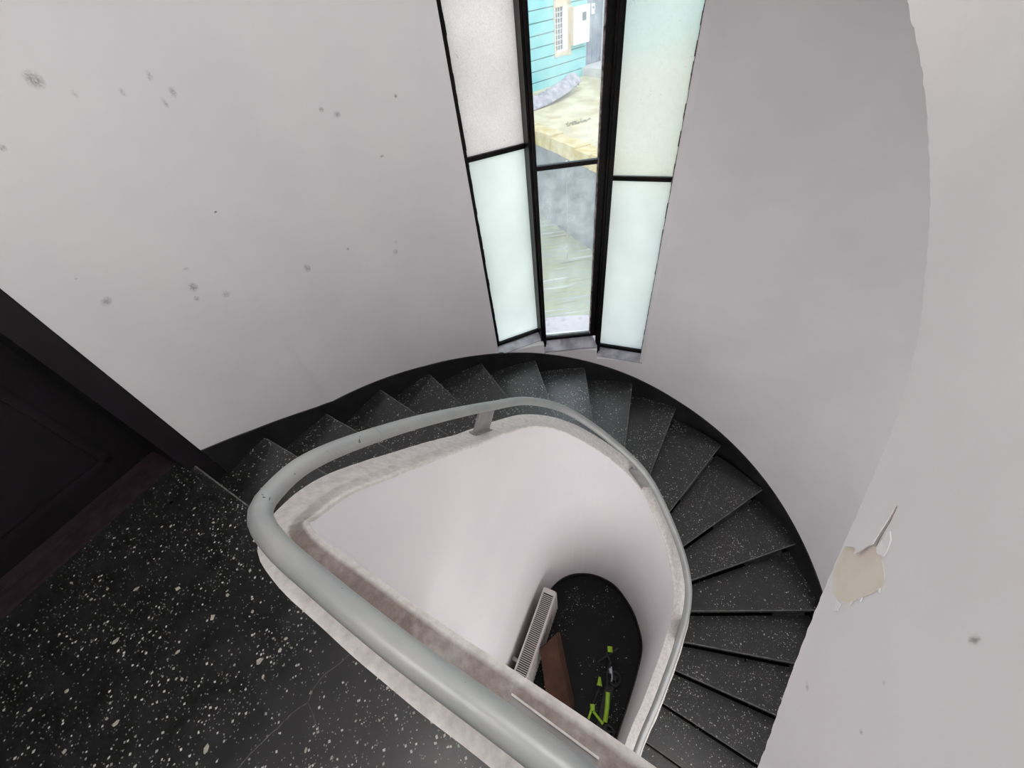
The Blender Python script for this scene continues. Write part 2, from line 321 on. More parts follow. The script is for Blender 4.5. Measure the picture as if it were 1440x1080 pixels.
tag(mb.build('wall_front', M['wall'], smooth=True), kind='structure')
strt = [C + V_ * ROUT - U_ * (t * .2) for t in range(0, 11)]
right = arc(ROUT, AR, -28) + strt
wall('wall_right', right, FL - .1, ZTOP)
RE = strt[-1]
# wall with the door (black leaf in a recess), left of the landing
eD = Vector((.51, .86)).normalized(); nD = Vector((-eD.y, eD.x))
tJ = J.dot(eD)
PJ = J
LB = J - eD * 2.6
mb = MB()
O = (J.x, J.y)
mb.obox(O, eD, nD, -2.6, -1.62, .02, .40, FL, ZTOP)
mb.obox(O, eD, nD, -1.62, .0, .02, .40, 2.35, ZTOP)
mb.obox(O, eD, nD, -2.6, .0, .02, .40, FL, -.2)
tag(mb.build('wall_door_side', M['wall']), kind='structure')
d = tag(empty('door_1', 'black painted door at the left, maroon threshold at its foot', None), kind='structure')
f = MB(); f.obox(O, eD, nD, -.10, .012, .005, .36, -.5, 2.40); f.obox(O, eD, nD, -1.66, -1.57, .005, .36, -.02, 2.40); f.obox(O, eD, nD, -1.66, .012, .005, .36, 2.31, 2.40)
f.build('door_frame', M['door'], d)
lf = MB(); lf.obox(O, eD, nD, -1.57, -.10, .30, .345, .02, 2.31); lo = lf.build('door_leaf', M['door'], d)
for z0, z1 in ((.14, .80), (.92, 1.30), (1.42, 2.18)):
    for s0, s1 in ((-1.45, -.90), (-.76, -.22)):
        p = MB()
        for q in ((s0, s1, z0, z0 + .035), (s0, s1, z1 - .035, z1), (s0, s0 + .035, z0, z1), (s1 - .035, s1, z0, z1)): p.obox(O, eD, nD, q[0], q[1], .282, .301, q[2], q[3])
        p.build('panel_moulding', M['door'], lo)
th = MB(); th.obox(O, eD, nD, -1.57, -.10, .125, .225, -.02, .012); th.obox(O, eD, nD, -1.57, -.10, .232, .30, -.02, .028)
tag(th.build('threshold', M['thresh'], d), 'maroon brown threshold boards')
# walls behind the camera
BK = LB + nD * .02
mb = MB(); e2 = (RE - BK).normalized(); n2_ = Vector((e2.y, -e2.x)); mb.obox(BK, e2, n2_, -.4, (RE - BK).length + .4, 0, .25, FL, ZTOP)
tag(mb.build('wall_back', M['wall']), kind='structure')
# ceiling and bottom floor
hull = [(-3.6, -1.4), (1.6, -2.4), (2.9, 1.0), (2.2, 2.8), (.4, 3.2), (-1.4, 2.9), (-2.9, 1.4)]
mb = MB(); mb.prism(hull, ZTOP, ZTOP + .15); tag(mb.build('ceiling', M['wall']), kind='structure')
inner_floor = [tuple(p) for p in ([BK] + left[::4] + arc(ROUT, AL, -28, 8)[1:] + [RE])]
mb = MB(); mb.prism(inner_floor, FL - .1, FL); tag(mb.build('floor', M['hallfloor']), kind='structure')
# landing slab
n0o = Vector((-1.70, 1.282)); n0i = Vector((-.49, .375))
land = [n0o, n0o + Vector((-.80, .602)) * .34, J + nD * .36 - eD * 1.60, J + nD * .02 - eD * 1.64, BK + Vector((.0, .0)), RE, Vector((1.85, -1.15)), Vector((.34, -.28)), Vector((-.012, -.05)), Vector((-.231, .10)), Vector((-.42, .27))]
mb = MB(); mb.prism([tuple(p) for p in land + [n0i]], -.16, 0.0)
landing = tag(mb.build('floor_landing', M['terrazzo']), kind='structure')
chips = [(-1.679, 0.68), (-1.656, 0.49), (-1.492, 0.654), (-1.322, 0.331), (-1.502, 0.233), (-1.049, 0.349), (-1.292, 0.522), (-1.262, 0.597), (-1.134, 0.52), (-2.0, 0.75), (-1.855, 0.311), (-1.148, 0.129), (-0.815, 0.088), (-0.415, 0.11), (-0.97, 0.408), (-1.666, 0.948), (-1.2, 0.683), (-1.59, 1.023), (-1.459, 0.932), (-1.02, .30), (-1.38, .42), (-1.75, .35)]
for i, (x, y) in enumerate(chips):
    big = i in (1, 2, 4, 5, 0, 6, 11)
    r = (.013 if big else .008) * random.uniform(.85, 1.2); a0 = random.uniform(0, 3.14); n = random.choice((4, 5, 6)); asp = random.uniform(.5, .85)
    pl = []
    for j in range(n):
        a = 2 * math.pi * j / n + random.uniform(-.3, .3); px, py = r * math.cos(a), r * asp * math.sin(a)
        pl.append((x + px * math.cos(a0) - py * math.sin(a0), y + px * math.sin(a0) + py * math.cos(a0)))
    c = MB(); c.prism(pl, -.004, .0008); c.build('stone_chip', M['chip'], landing)
def crack(pts, w0):
    P = resample(catmull([(x, y, 0) for x, y in pts], 6), .012); P = [p + Vector((random.uniform(-.0015, .0015), random.uniform(-.0015, .0015), 0)) for p in P]
    V, F, _ = ribbon(P, -w0, w0, -.002, .0006); link('crack', V, F, M['crack'], landing)
crack([(-1.10, -.02), (-1.023, 0.071), (-0.977, 0.114), (-0.921, 0.156), (-0.877, 0.19), (-0.84, 0.208), (-0.829, 0.24), (-0.8, 0.276), (-0.755, 0.301), (-0.717, 0.327)], .0014)
crack([(-0.84, 0.208), (-0.813, 0.173), (-0.791, 0.141)], .0009)

# ------------------------------------------------------------------ staircase
RK = .175
OUT = [(-1.698, 1.278), (-1.505, 1.539), (-1.279, 1.822), (-1.025, 2.169), (-0.677, 2.42), (-0.245, 2.631), (0.26, 2.75), (0.743, 2.72), (1.195, 2.56), (1.571, 2.31), (1.876, 1.918), (2.11, 1.504), (2.23, 1.061), (2.21, 0.586), (2.161, .202), (1.948, -.167), (1.752, -.505), (1.598, -.773), (1.43, -1.03), (1.27, -1.29)]
INN = [(-0.50, 0.378), (-0.394, 0.723), (-0.239, 0.995), (-0.076, 1.214), (0.051, 1.342), (0.27, 1.439), (0.379, 1.442), (0.569, 1.407), (0.683, 1.335), (0.786, 1.265), (0.861, 1.127), (0.92, .999), (0.939, 0.858), (0.95, 0.752), (0.92, 0.596), (0.844, 0.466), (0.721, 0.286), (0.542, 0.05), (.38, -.2), (.22, -.44)]
OUT = [Vector(p) for p in OUT]; INN = [Vector(p) for p in INN]
def step(parent, k, dz=0.0, full=True):
    o1, i1, o0, i0 = OUT[k], INN[k], OUT[k - 1], INN[k - 1]
    z = -k * RK + dz
    if k == 1: i0 = i0 + (o0 - i0) * .06
    def wallpts():
        if k > 13: return []
        a1 = math.degrees(math.atan2(o1.y - C.y, o1.x - C.x)); a0 = math.degrees(math.atan2(o0.y - C.y, o0.x - C.x))
        if a0 < 0 and a1 > 0: a0 += 360
        r1 = (o1 - C).length; r0 = (o0 - C).length; n = 4
        return [C + Vector((math.cos(math.radians(a1 + (a0 - a1) * j / n)), math.sin(math.radians(a1 + (a0 - a1) * j / n)))) * ((r1 + (r0 - r1) * j / n) + .025) for j in range(n + 1)]
    wp = wallpts() or [o1, o0]
    t1 = (o1 - i1).normalized(); fwd = Vector((-t1.y, t1.x)); 
    if fwd.dot((o1 - o0)) < 0: fwd = -fwd
    back = (o0 - i0).normalized(); bn = Vector((-back.y, back.x)); bn = bn if bn.dot(o0 - o1) > 0 else -bn
    poly = [i1] + [o1] + wp + [o0 - bn * .012, i0 - bn * .012]
    poly = [i1, o1] + wp[0:] + [o0, i0] if k <= 13 else [i1, o1, o0, i0]
    cp = [poly[0]]
    for p in poly[1:]:
        if (p - cp[-1]).length > 1e-4: cp.append(p)
    mb = MB(); mb.prism([tuple(p) for p in cp], z - .035, z); o = mb.build('tread', M['terrazzo'], parent)
    for j in range(random.choice((3, 4, 5))):
        f_, g_ = random.uniform(.22, .8), random.uniform(.2, .85)
        c_ = (i1.lerp(o1, f_)).lerp(i0.lerp(o0, f_), g_ * .8); rr = random.uniform(.005, .011); a0 = random.uniform(0, 3.1); nn = random.choice((4, 5)); asp = random.uniform(.35, .8)
        pl = [(c_.x + rr * math.cos(a) * math.cos(a0) - rr * asp * math.sin(a) * math.sin(a0), c_.y + rr * math.cos(a) * math.sin(a0) + rr * asp * math.sin(a) * math.cos(a0)) for a in [2 * math.pi * q / nn + random.uniform(-.25, .25) for q in range(nn)]]
        ch = MB(); ch.prism(pl, z - .004, z + .0007); ch.build('stone_chip', M['chip'], o)
    # light worn arris along the nosing
    e = MB(); e.obox(i1, (o1 - i1).normalized(), -fwd, 0, (o1 - i1).length, -.0015, .004, z - .012, z + .0006); e.build('worn_edge', M['edge'], o)
    # riser below the nosing, set back
    L = (o1 - i1).length + .03
    r = MB(); r.obox(i1 - fwd * .022, (o1 - i1).normalized(), -fwd, 0, L, 0, .03, z - RK, z - .035); r.build('riser', M['terrazzo'], parent)
st = empty('staircase', 'curving black terrazzo staircase going down round the open well to the dark floor below', 'staircase', (0.37, 0.89, FL))
def keep(o, p):   # parent keeping the world place
    o.parent = p; o.matrix_parent_inverse = Matrix.Translation(p.location).inverted()
before = set(bpy.data.objects)
r = MB(); t0 = (OUT[0] - INN[0]).normalized(); f0 = Vector((-t0.y, t0.x)); f0 = f0 if f0.dot(OUT[1] - OUT[0]) > 0 else -f0
r.obox(INN[0] - f0 * .022, t0, -f0, .07, 1.5, 0, .03, -RK, -.035); r.build('riser', M['terrazzo'], st)
e = MB(); e.obox(INN[0], t0, -f0, .06, (OUT[0] - INN[0]).length, -.0015, .005, -.012, .0008); e.build('worn_edge', M['edge'], st)
for k in range(1, 19): step(st, k)
# parapet that lines the well
RAIL = [(.30, -.251, .92), (-0.012, -0.017, 0.92), (-0.231, 0.138, 0.92), (-0.39, 0.26, 0.92), (-0.477, 0.332, 0.92), (-0.535, 0.401, 0.91), (-0.535, 0.464, 0.895), (-0.500, 0.555, 0.855), (-0.424, 0.683, 0.75), (-0.305, 0.884, 0.55), (-0.113, 1.178, 0.225), (0.081, 1.371, -0.01), (0.312, 1.454, -0.26), (0.582, 1.405, -0.57), (0.801, 1.254, -0.83), (0.92, 1.0, -1.09), (0.952, 0.767, -1.25), (0.919, 0.592, -1.38), (0.802, 0.396, -1.55), (0.629, 0.16, -1.80), (0.498, -0.007, -2.04), (.36, -.20, -2.25)]
RP = resample(catmull(RAIL, 12), .025)
# how far the curb top lies under the rail, and how far it reaches into the well, by rail control point
def seg(x, T):
    for (a, u), (b_, v) in zip(T, T[1:]):
        if x <= b_: return u + (v - u) * max(0, (x - a)) / (b_ - a)
    return T[-1][1]
_cr = catmull(RAIL, 12)
_idx = [min(range(len(_cr)), key=lambda j: (_cr[j] - p).length) / 12 for p in RP]
DR = [seg(x, ((0, .075), (4.5, .072), (5.5, .09), (6.6, .107), (7.7, .13), (8.5, .15), (9.4, .175), (10, .162), (12, .158), (13, .13), (14, .11), (15, .12), (16, .15), (17, .17), (21, .18))) for x in _idx]
INO = [seg(x, ((0, .062), (2.5, .060), (4, .052), (6.6, .060), (8, .072), (10, .070), (12, .062), (13, .048), (15, .05), (16, .06), (21, .065))) for x in _idx]
_w = [.0016 * math.sin(i * .9) + .0014 * math.sin(i * .37 + 1) if _idx[i] > 6 else .0005 * math.sin(i) for i in range(len(RP))]
def parapet_z(i): return RP[i].z - DR[i] + _w[i]
ic = min(range(len(RP)), key=lambda i: (RP[i] - Vector((-.545, .43, .90))).length)
zt = [parapet_z(i) for i in range(len(RP))]
zb = [(-.16 if i <= ic - 3 else FL) for i in range(len(RP))]
V, F, UV = ribbon(RP, -.05, INO, zb, [z - .012 for z in zt])
pw = link('parapet', V, F, M['well'], st, True, 40)
V, F, UV = ribbon(RP, [-.0505 + w * .8 for w in _w], [o + .0008 + w * .4 for o, w in zip(INO, _w)], [z - .011 for z in zt], zt)
cp = link('curb_top', V, F, M['curb'], pw, True, 40, uvs=UV)
# under the newel corner the wall starts a little thicker at the bottom
nb = MB(); V, F, _ = ribbon([p for p in RP[-9:]], -.05, .10, FL, FL + .55); nb.add(V, F); nb.build('thickened_foot', M['well'], pw)
for o in [o for o in bpy.data.objects if o not in before and o.parent == st]: keep(o, st)
# skirting round the foot of the well and along the stair wall
V, F, _ = ribbon(RP[ic - 2:], .050, [o + .011 for o in INO[ic - 2:]], FL, FL + .07); tag(link('baseboard_well', V, F, M['black'], None, True), kind='structure')
kk = [169.4, 160.9, 150.8, 137.6, 124.5, 109.5, 93.4, 78.5, 63.7, 49.8, 34.3, 19.4, 5.3, -9.4]
def base_k(a):
    for i in range(len(kk) - 1):
        if kk[i] >= a >= kk[i + 1]: return i + (kk[i] - a) / (kk[i] - kk[i + 1])
    return 13 + (-9.4 - a) / 16.0 if a < 0 else 0
op = sidep[:-1] + arc(ROUT, 148, -28)
zt = []; zb = []
for i, p in enumerate(op):
    k = base_k(math.degrees(math.atan2(p.y - C.y, p.x - C.x))); zt.append(min(.10, -k * RK + .088)); zb.append(-(k + 1) * RK - .1)
for j in range(1, 9):
    p = strt[j]; op.append(p); kx = 14.1 + j * .2 / .385; zt.append(-kx * RK + .088); zb.append(-(kx + 1) * RK - .1)
V, F, _ = ribbon(op, -.01, .012, zb, zt); tag(link('baseboard_stair', V, F, M['black'], None, True), kind='structure')

# ------------------------------------------------------------------ handrail
hr = empty('handrail', 'silver grey tubular handrail curving round the top of the white well parapet', 'handrail', (-.012, -.017, .92))
mb = MB(); mb.tube([tuple(p) for p in RP], .0225, 20); keep(mb.build('rail', M['rail'], hr, smooth=True, ang=60), hr)
def weld(i):
    p = RP[i]; t = (RP[i + 1] - RP[i - 1]).normalized() * .0015; w_ = MB(); w_.tube([p - t, p + t], .0233, 20); keep(w_.build('weld_ring', M['rail'], hr, smooth=True), hr)
def near(x, y): return min(range(len(RP)), key=lambda i: (Vector((RP[i].x, RP[i].y)) - Vector((x, y))).length)
for x, y in ((-.42, .70), (.93, .64)): weld(near(x, y))
NR = normals2(RP)
def bracket(i, L=.10, off=.0, th_=.010):
    p = RP[i]; t = (RP[i + 1] - RP[i - 1]).normalized(); n = NR[i]
    ctr = Vector((p.x, p.y, 0)) + Vector((n.x, n.y, 0)) * off
    b = MB(); V = []
    th2 = Vector((t.x, t.y, 0)).normalized(); sl = t.z / max(1e-6, math.hypot(t.x, t.y))
    for a, s_ in ((-L / 2, -1), (L / 2, -1), (L / 2, 1), (-L / 2, 1)):
        q = ctr + th2 * a + Vector((n.x, n.y, 0)) * th_ * s_ / 2; V.append(Vector((q.x, q.y, p.z + sl * a)))
    dn = (Vector((0, 0, -1)) + t * t.z).normalized(); h_ = (DR[i] + .012) / max(.3, math.sqrt(1 - t.z * t.z)) * (1 - t.z * t.z)
    V = [v + dn * (h_ + .01) for v in V] + V
    b.hexa(V); br_ = b.build('bracket', M['post'], hr); keep(br_, hr)
    c0 = sum(V[:4], Vector()) / 4 - dn * .022; f_ = MB(); q = [c0 + t * a + Vector((n.x, n.y, 0)) * b_ for a, b_ in ((-L * .75, -.02), (L * .75, -.02), (L * .75, .02), (-L * .75, .02))]
    if L < .12: f_.hexa([v + dn * .003 for v in q] + q); fo = f_.build('foot_plate', M['post'], br_)
for x, y, L, off in ((.045, -.06, .155, .0), (-.125, 1.165, .10, .0), (.80, 1.255, .11, .022), (.83, .43, .12, .0)): bracket(near(x, y), L, off)

# ------------------------------------------------------------------ upper flight: its white side with the peeling paint
us = empty('staircase', 'white plastered side of the upper flight at the right, paint peeling near its edge', 'staircase', (.5, .2, 0))
A55 = lambda s: (C + V_ * .55 + U_ * s)
E = [(-1.15, -.22), (-.95, -.02), (-.809, 1.6 - 1.377), (-.651, 1.6 - 1.188), (-.52, 1.6 - 1.02), (-.371, 1.6 - .799), (-.273, 1.6 - .663), (-.159, 1.6 - .563), (-.025, 1.6 - .492)]
ang = [(10.1, 1.6 - .42), (23.2, 1.6 - .316), (32.8, 1.6 - .225), (42.5, 1.6 - .134), (58, 1.64), (76, 1.86), (92, 2.1)]
pts = [Vector((*A55(s), z)) for s, z in E] + [Vector((C.x + .55 * math.cos(math.radians(a - 30)), C.y + .55 * math.sin(math.radians(a - 30)), z)) for a, z in ang]
PP = resample(catmull(pts, 10), .012)[::-1]   # reversed so that the right-hand normal points away from the well... see offsets
zb = [p.z + .004 * math.sin(i * 1.7) * random.random() for i, p in enumerate(PP)]; zt = [p.z + 1.05 for p in PP]
V, F, _ = ribbon(PP, -.11, 0, zb, zt)
up = link('parapet', V, F, M['fascia'], us, True, 45)
def upz(k): return -k * RK + 3.5
for k in range(17, 7, -1):
    def sh(P, k=k): return P
    i1, o1, i0, o0 = INN[k], OUT[k], INN[k - 1], OUT[k - 1]
    cI = lambda p: p + (V_ * .10 if (p - C).dot(U_) < 0 else (p - C).normalized() * .10)
    zt_ = upz(k)
    t = MB(); t.prism([tuple(cI(i1)), tuple(o1), tuple(o0), tuple(cI(i0))], zt_ - .035, zt_); t.build('tread', M['terrazzo'], us)
    b = MB(); P4 = [cI(i1), o1, o0, cI(i0)]
    lo_ = [zt_ - .10, zt_ - .10, zt_ + RK - .10, zt_ + RK - .10]
    b.hexa([(p.x, p.y, z - .03) for p, z in zip(P4, lo_)] + [(p.x, p.y, zt_ - .035 if j < 2 else zt_ + RK - .06) for j, p in enumerate(P4)])
    b.build('soffit', M['wall'], us)
for o in [o for o in bpy.data.objects if o.parent == us]: keep(o, us)
# peeling patch, lying on the inner face of the parapet (s along the wall, z up)
def onface(s, z, lift=.0):
    p = A55(s) - V_ * lift; return (p.x, p.y, z)
patch = [(-0.4398, 0.7176), (-0.4573, 0.7543), (-0.4724, 0.7558), (-0.4763, 0.7773), (-0.4749, 0.8061), (-0.4822, 0.8177), (-0.495, 0.823), (-0.5183, 0.827), (-0.5422, 0.8243), (-0.5537, 0.8107), (-0.5545, .78), (-0.5528, 0.7557), (-0.551, .73), (-0.5526, 0.7065), (-0.5361, 0.6694), (-0.5167, 0.6499), (-0.4818, 0.6564), (-0.4538, 0.6858)]
cx_ = sum(p[0] for p in patch) / len(patch); cz_ = sum(p[1] for p in patch) / len(patch)
def ins(p, f): return (cx_ + (p[0] - cx_) * f, cz_ + (p[1] - cz_) * f)
n = len(patch)
V = [onface(*p, .0012) for p in patch] + [onface(*p, .0004) for p in patch]
F = [tuple(range(n)), tuple(range(n, 2 * n))[::-1]] + [(i, (i + 1) % n, n + (i + 1) % n, n + i) for i in range(n)]
keep(tag(link('bare_plaster', V, F, M['plaster'], us), 'cream patch of bare plaster with ragged edge'), us)
def flake(poly, lifts, name='paint_flake'):
    V = [onface(a, b_, l + .0022) for (a, b_), l in zip(poly, lifts)] + [onface(a, b_, max(.0003, l)) for (a, b_), l in zip(poly, lifts)]
    n = len(poly); F = [tuple(range(n)), tuple(range(n, 2 * n))[::-1]] + [(i, (i + 1) % n, n + (i + 1) % n, n + i) for i in range(n)]
    keep(link(name, V, F, M['fascia'], us), us)
flake([(-.424, .745), (-.418, .790), (-.425, .84), (-.4355, .889), (-.452, .862), (-.466, .838), (-.479, .818), (-.476, .800), (-.4775, .779), (-.474, .757), (-.466, .764), (-.459, .754), (-.4430, .722)], [0, 0, 0, 0, .002, .004, .006, .006, .007, .006, .005, .004, .001])
flake([(-.470, .862), (-.485, .860), (-.500, .846), (-.506, .834), (-.497, .823), (-.484, .822), (-.476, .836)], [0, 0, 0, .001, .0035, .002, 0])
for q in (((-.5537, .8107), (-.560, .808), (-.552, .800)), ((-.5530, .7557), (-.560, .749), (-.552, .742)), ((-.5520, .7065), (-.558, .711), (-.552, .722)), ((-.5360, .668), (-.553, .655), (-.5545, .664), (-.545, .680))): flake(list(q), [.0008, .0018, .0008, .0008][:len(q)])
# long split line in the paint above the flake
P = [Vector((*A55(s), z)) for s, z in ((-.4355, .89), (-.452, .866), (-.462, .845), (-.472, .825), (-.479, .815))]
c = MB()
for a, b_ in zip(P, P[1:]):
    a2 = a - Vector((V_.x, V_.y, 0)) * .0008; b2 = b_ - Vector((V_.x, V_.y, 0)) * .0008; h = Vector((0, 0, .0012))
    c.hexa([a, b_, b2, a2, a + h, b_ + h, b2 + h, a2 + h])
keep(c.build('paint_crack', M['rust'], us), us)

def scuff(x, y, z, tx, ty, w_, h_, a, parent, rot=0):
    n = 10; n_ = Vector((ty, -tx)); V = []; UV = []
    for lift in (.0009, .0003):
        for j in range(n):
            t = 2 * math.pi * j / n; ca, sa = math.cos(t), math.sin(t)
            u, v = ca * w_ * .62, sa * h_ * .62; u, v = u * math.cos(rot) - v * math.sin(rot), u * math.sin(rot) + v * math.cos(rot)
            V.append((x + tx * u + n_.x * lift, y + ty * u + n_.y * lift, z + v)); UV.append((.5 + .5 * ca, .5 + .5 * sa))
    F = [tuple(range(n)), tuple(range(n, 2 * n))[::-1]] + [(i, (i + 1) % n, n + (i + 1) % n, n + i) for i in range(n)]
    o = link('scuff_mark', V, F, M['scuff'], parent, uvs=UV); o.color = (min(1, a * .5), 0, 0, 1); return o
SC = [(-1.372, 1.745, 1.51, 0.0492, 0.0493, 0.5), (-1.325, 1.8, 1.457, 0.0167, 0.0225, 0.2), (-1.233, 1.892, 1.434, 0.0181, 0.0281, 0.25), (-1.166, 1.99, 1.459, 0.021, 0.0364, 0.3), (-1.169, 1.987, 1.375, 0.0165, 0.0354, 0.3), (-1.14, 2.027, 1.399, 0.0249, 0.0354, 0.35), (-0.728, 2.428, 1.209, 0.0256, 0.0223, 0.45), (-0.672, 2.467, 1.172, 0.0376, 0.0291, 0.45), (-0.38, 2.624, 1.185, 0.0157, 0.0214, 0.7), (-0.534, 2.55, 0.934, 0.0253, 0.0141, 0.7), (-1.208, 1.929, 0.98, 0.0165, 0.0081, 1), (-1.051, 2.135, 0.549, 0.0378, 0.048, 0.5), (-0.857, 2.327, 0.535, 0.0179, 0.0213, 0.5), (-0.628, 2.495, 0.389, 0.0388, 0.0386, 0.3), (-0.609, 2.506, 0.45, 0.024, 0.0234, 0.2), (-1.387, 1.728, 0.742, 0.0387, 0.0448, 0.45), (-1.399, 1.713, 0.692, 0.0211, 0.0247, 0.4), (-1.326, 1.8, 0.644, 0.0425, 0.03, 0.25), (-1.563, 1.504, 0.851, 0.0419, 0.0313, 0.4), (-1.502, 1.592, 1.373, 0.0215, 0.021, 0.4), (-1.572, 1.49, 0.966, 0.0091, 0.0064, 0.5), (-1.37, 1.747, 0.824, 0.0233, 0.0113, 0.3)]
for x, y, z, w_, h_, a in SC:
    i = min(range(1, len(left) - 1), key=lambda i: (left[i] - Vector((x, y))).length); t = (left[i + 1] - left[i - 1]).normalized()
    b0 = left[i]; nn = Vector((t.y, -t.x)); dd = (Vector((x, y)) - b0); along = dd.dot(t); q = b0 + t * along
    # stay just proud of the faceted wall
    scuff(q.x + nn.x * .0012, q.y + nn.y * .0012, z, t.x, t.y, w_, h_, a, wl_, random.uniform(-.3, .3))
for s, z, w_, h_, a in ((-.6647, .9772, .012, .02, .7), (-.6689, .5133, .016, .014, .3), (-.75, .70, .008, .008, .5), (-.69, .78, .008, .01, .3)):
    p = A55(s); o = scuff(p.x - V_.x * .0005, p.y - V_.y * .0005, z, -U_.x, -U_.y, w_, h_, a, None); o.parent = us; keep(o, us)

# ------------------------------------------------------------------ windows
def win(name, label, P0, P1, Dsill, g0, g1, DB, DC, mats, rim):
    P0 = Vector(P0); P1 = Vector(P1); e = (P1 - P0).normalized(); n = Vector((-e.y, e.x)); Lw = (P1 - P0).length
    w_ = tag(empty(name, label), kind='structure')
    zS, zB, zC = EYE - Dsill, EYE - DB, EYE - DC; zC2 = zC + (zC - zB); zTop = 4.38
    zC3 = zC2 + (zC - zB)
    G = .09; fw_ = .022
    fr = MB()
    fr.obox(P0, e, n, g0 - fw_, g0, G - .02, G + .03, zB - .03, zTop); fr.obox(P0, e, n, g1, g1 + (.085 if name == 'window_2' else fw_), G - .02, G + .03, zB - .03, zTop)
    fr.obox(P0, e, n, g0 - fw_, g1 + fw_, G - .02, G + .03, zB - .03, zB); fr.obox(P0, e, n, g0 - fw_, g1 + fw_, G - .02, G + .03, zTop - .03, zTop)
    fr.build('window_frame', M['steel'], w_)
    for z in (zC, zC2, zC3):
        if z < zTop - .2: c = MB(); c.obox(P0, e, n, g0, g1, G - .016, G + .02, z - .014, z + .014); c.build('crossbar', M['steel'], w_)
    zz = [zB, zC, zC2, zC3, zTop]
    for i in range(4):
        a, b_ = zz[i], min(zz[i + 1], zTop)
        if b_ - a < .1: continue
        p = MB(); p.obox(P0, e, n, g0 - .004, g1 + .004, G + .004, G + .009, a, b_); p.build('pane', M[mats[min(i, len(mats) - 1)]], w_)
    # ragged putty line along one side
    pu = MB(); sd_ = g1 if rim > 0 else g0
    z = zB
    while z < zTop - .05:
        h = random.uniform(.02, .08); wd = random.uniform(.001, .006)
        pu.obox(P0, e, n, min(sd_ - rim * wd, sd_ + rim * .003), max(sd_ - rim * wd, sd_ + rim * .003), G - .021, G + .0035, z, z + h); z += h
    pu.build('putty', M['rust'] if rim > 0 else M['steel'], w_)
    s_ = MB(); q = lambda a, b_, z: (P0.x + e.x * a + n.x * b_, P0.y + e.y * a + n.y * b_, z)
    a0, a1 = (-.002, Lw + .002)
    s_.hexa([q(a0, -.012, zS - .008), q(a1, -.012, zS - .008), q(g1 + fw_, G + .02, zS - .008), q(g0 - fw_, G + .02, zS - .008), q(a0, -.012, zS), q(a1, -.012, zS), q(g1 + fw_, G + .02, zB - .022), q(g0 - fw_, G + .02, zB - .022)])
    s_.build('window_sill', M['sill'], w_)
    return P0, e, n
w1 = win('window_1', 'left strip of the tall stair window, pinkish pebbled glass above white', (-.078, 2.73), (.361, 2.856), 2.468, .038, .450, 2.404, .834, ['frost', 'frost_pink'], -1)
w2 = win('window_2', 'middle strip of the tall stair window with clear glass', (.356, 2.80), (.864, 2.76), 2.58, .026, .451, 2.48, .97, ['clear', 'clear'], 1)
w3 = win('window_3', 'right strip of the tall stair window, rippled frosted glass', (.871, 2.766), (1.26, 2.569), 2.704, .008, .408, 2.63, 1.091, ['frost', 'frost_ripple'], 1)
for nm, (x, y), aa, zz in (('trim_1', (.360, 2.875), 8, EYE - 2.53), ('trim_2', (.893, 2.835), -14, EYE - 2.68)):
    e = Vector((math.cos(math.radians(aa)), math.sin(math.radians(aa)))); n = Vector((-e.y, e.x)); b = MB()
    b.obox((x, y), e, n, -.024, .024, -.045, .13, zz, 4.4); b.obox((x, y), e, n, -.008, .008, -.075, -.04, zz, 4.4)
    tag(b.build(nm, M['steel']), kind='structure')
b = MB(); V, F, _ = ribbon(arc(ROUT, AR + .6, AR - .6, 1), -.12, .004, EYE - 2.70, 4.4); b.add(V, F); b.build('trim_3', M['white'])['kind'] = 'structure'
# wall below left window shows a small ledge; outside ledge round the drum
V, F, _ = ribbon(arc(2.31, 125, 45, 2), -.15, .15, EYE - 2.75, EYE - 2.615); led = link('trim_4', V, F, M['ledge'], None, True); led['kind'] = 'structure'
# thin white cable hanging outside the middle pane
mb = MB(); mb.tube([(.615, 2.93, -.12), (.615, 2.93, .2), (.613, 2.931, .63)], .0016, 6)
cb = empty('hanging_cable', 'thin white cable hanging straight down outside the lower clear pane of the window', 'cable', (.615, 2.93, -.12)); keep(mb.build('cable', M['white'], cb), cb)
mb = MB(); mb.box(.606, .620, 2.88, 2.935, .622, .634); keep(mb.build('clip', M['white'], cb), cb)

# ------------------------------------------------------------------ radiator at the bottom of the well
eR = Vector((.5105, .86)).normalized(); nR = Vector((eR.y, -eR.x)); R0 = Vector((-.545, .195)); RL = 1.075; zr0, zr1 = -3.0, -2.4
rad = empty('radiator', 'white panel radiator at the bottom of the well, grille on top, beside the cardboard', 'radiator', (R0.x, R0.y, zr0))
def rp(mb, name, m, **k): keep(mb.build(name, M[m], rad, **k), rad)
b = MB(); b.obox(R0, eR, nR, .0, RL, 0, .010, zr0, zr1 - .012)
rp(b, 'back_panel', 'radiator')
b = MB(); b.obox(R0, eR, nR, 0, RL, .108, .118, zr0, zr1 - .012)
s = .02
while s < RL - .02: b.obox(R0, eR, nR, s, s + .018, .117, .124, zr0 + .03, zr1 - .04); s += .0335
rp(b, 'front_panel', 'radiator')
for s in (0, RL - .008): b = MB(); b.obox(R0, eR, nR, s, s + .008, 0, .125, zr0 + .01, zr1); rp(b, 'end_plate', 'radiator')
b = MB(); b.obox(R0, eR, nR, .01, RL - .01, .012, .106, zr0 + .05, zr1 - .03); rp(b, 'fins', 'radslot')
b = MB()
b.obox(R0, eR, nR, 0, RL, 0, .012, zr1 - .014, zr1); b.obox(R0, eR, nR, 0, RL, .112, .125, zr1 - .014, zr1)
b.obox(R0, eR, nR, RL - .045, RL, 0, .125, zr1 - .010, zr1 - .001); b.obox(R0, eR, nR, .30, .325, 0, .125, zr1 - .012, zr1)
s = .02
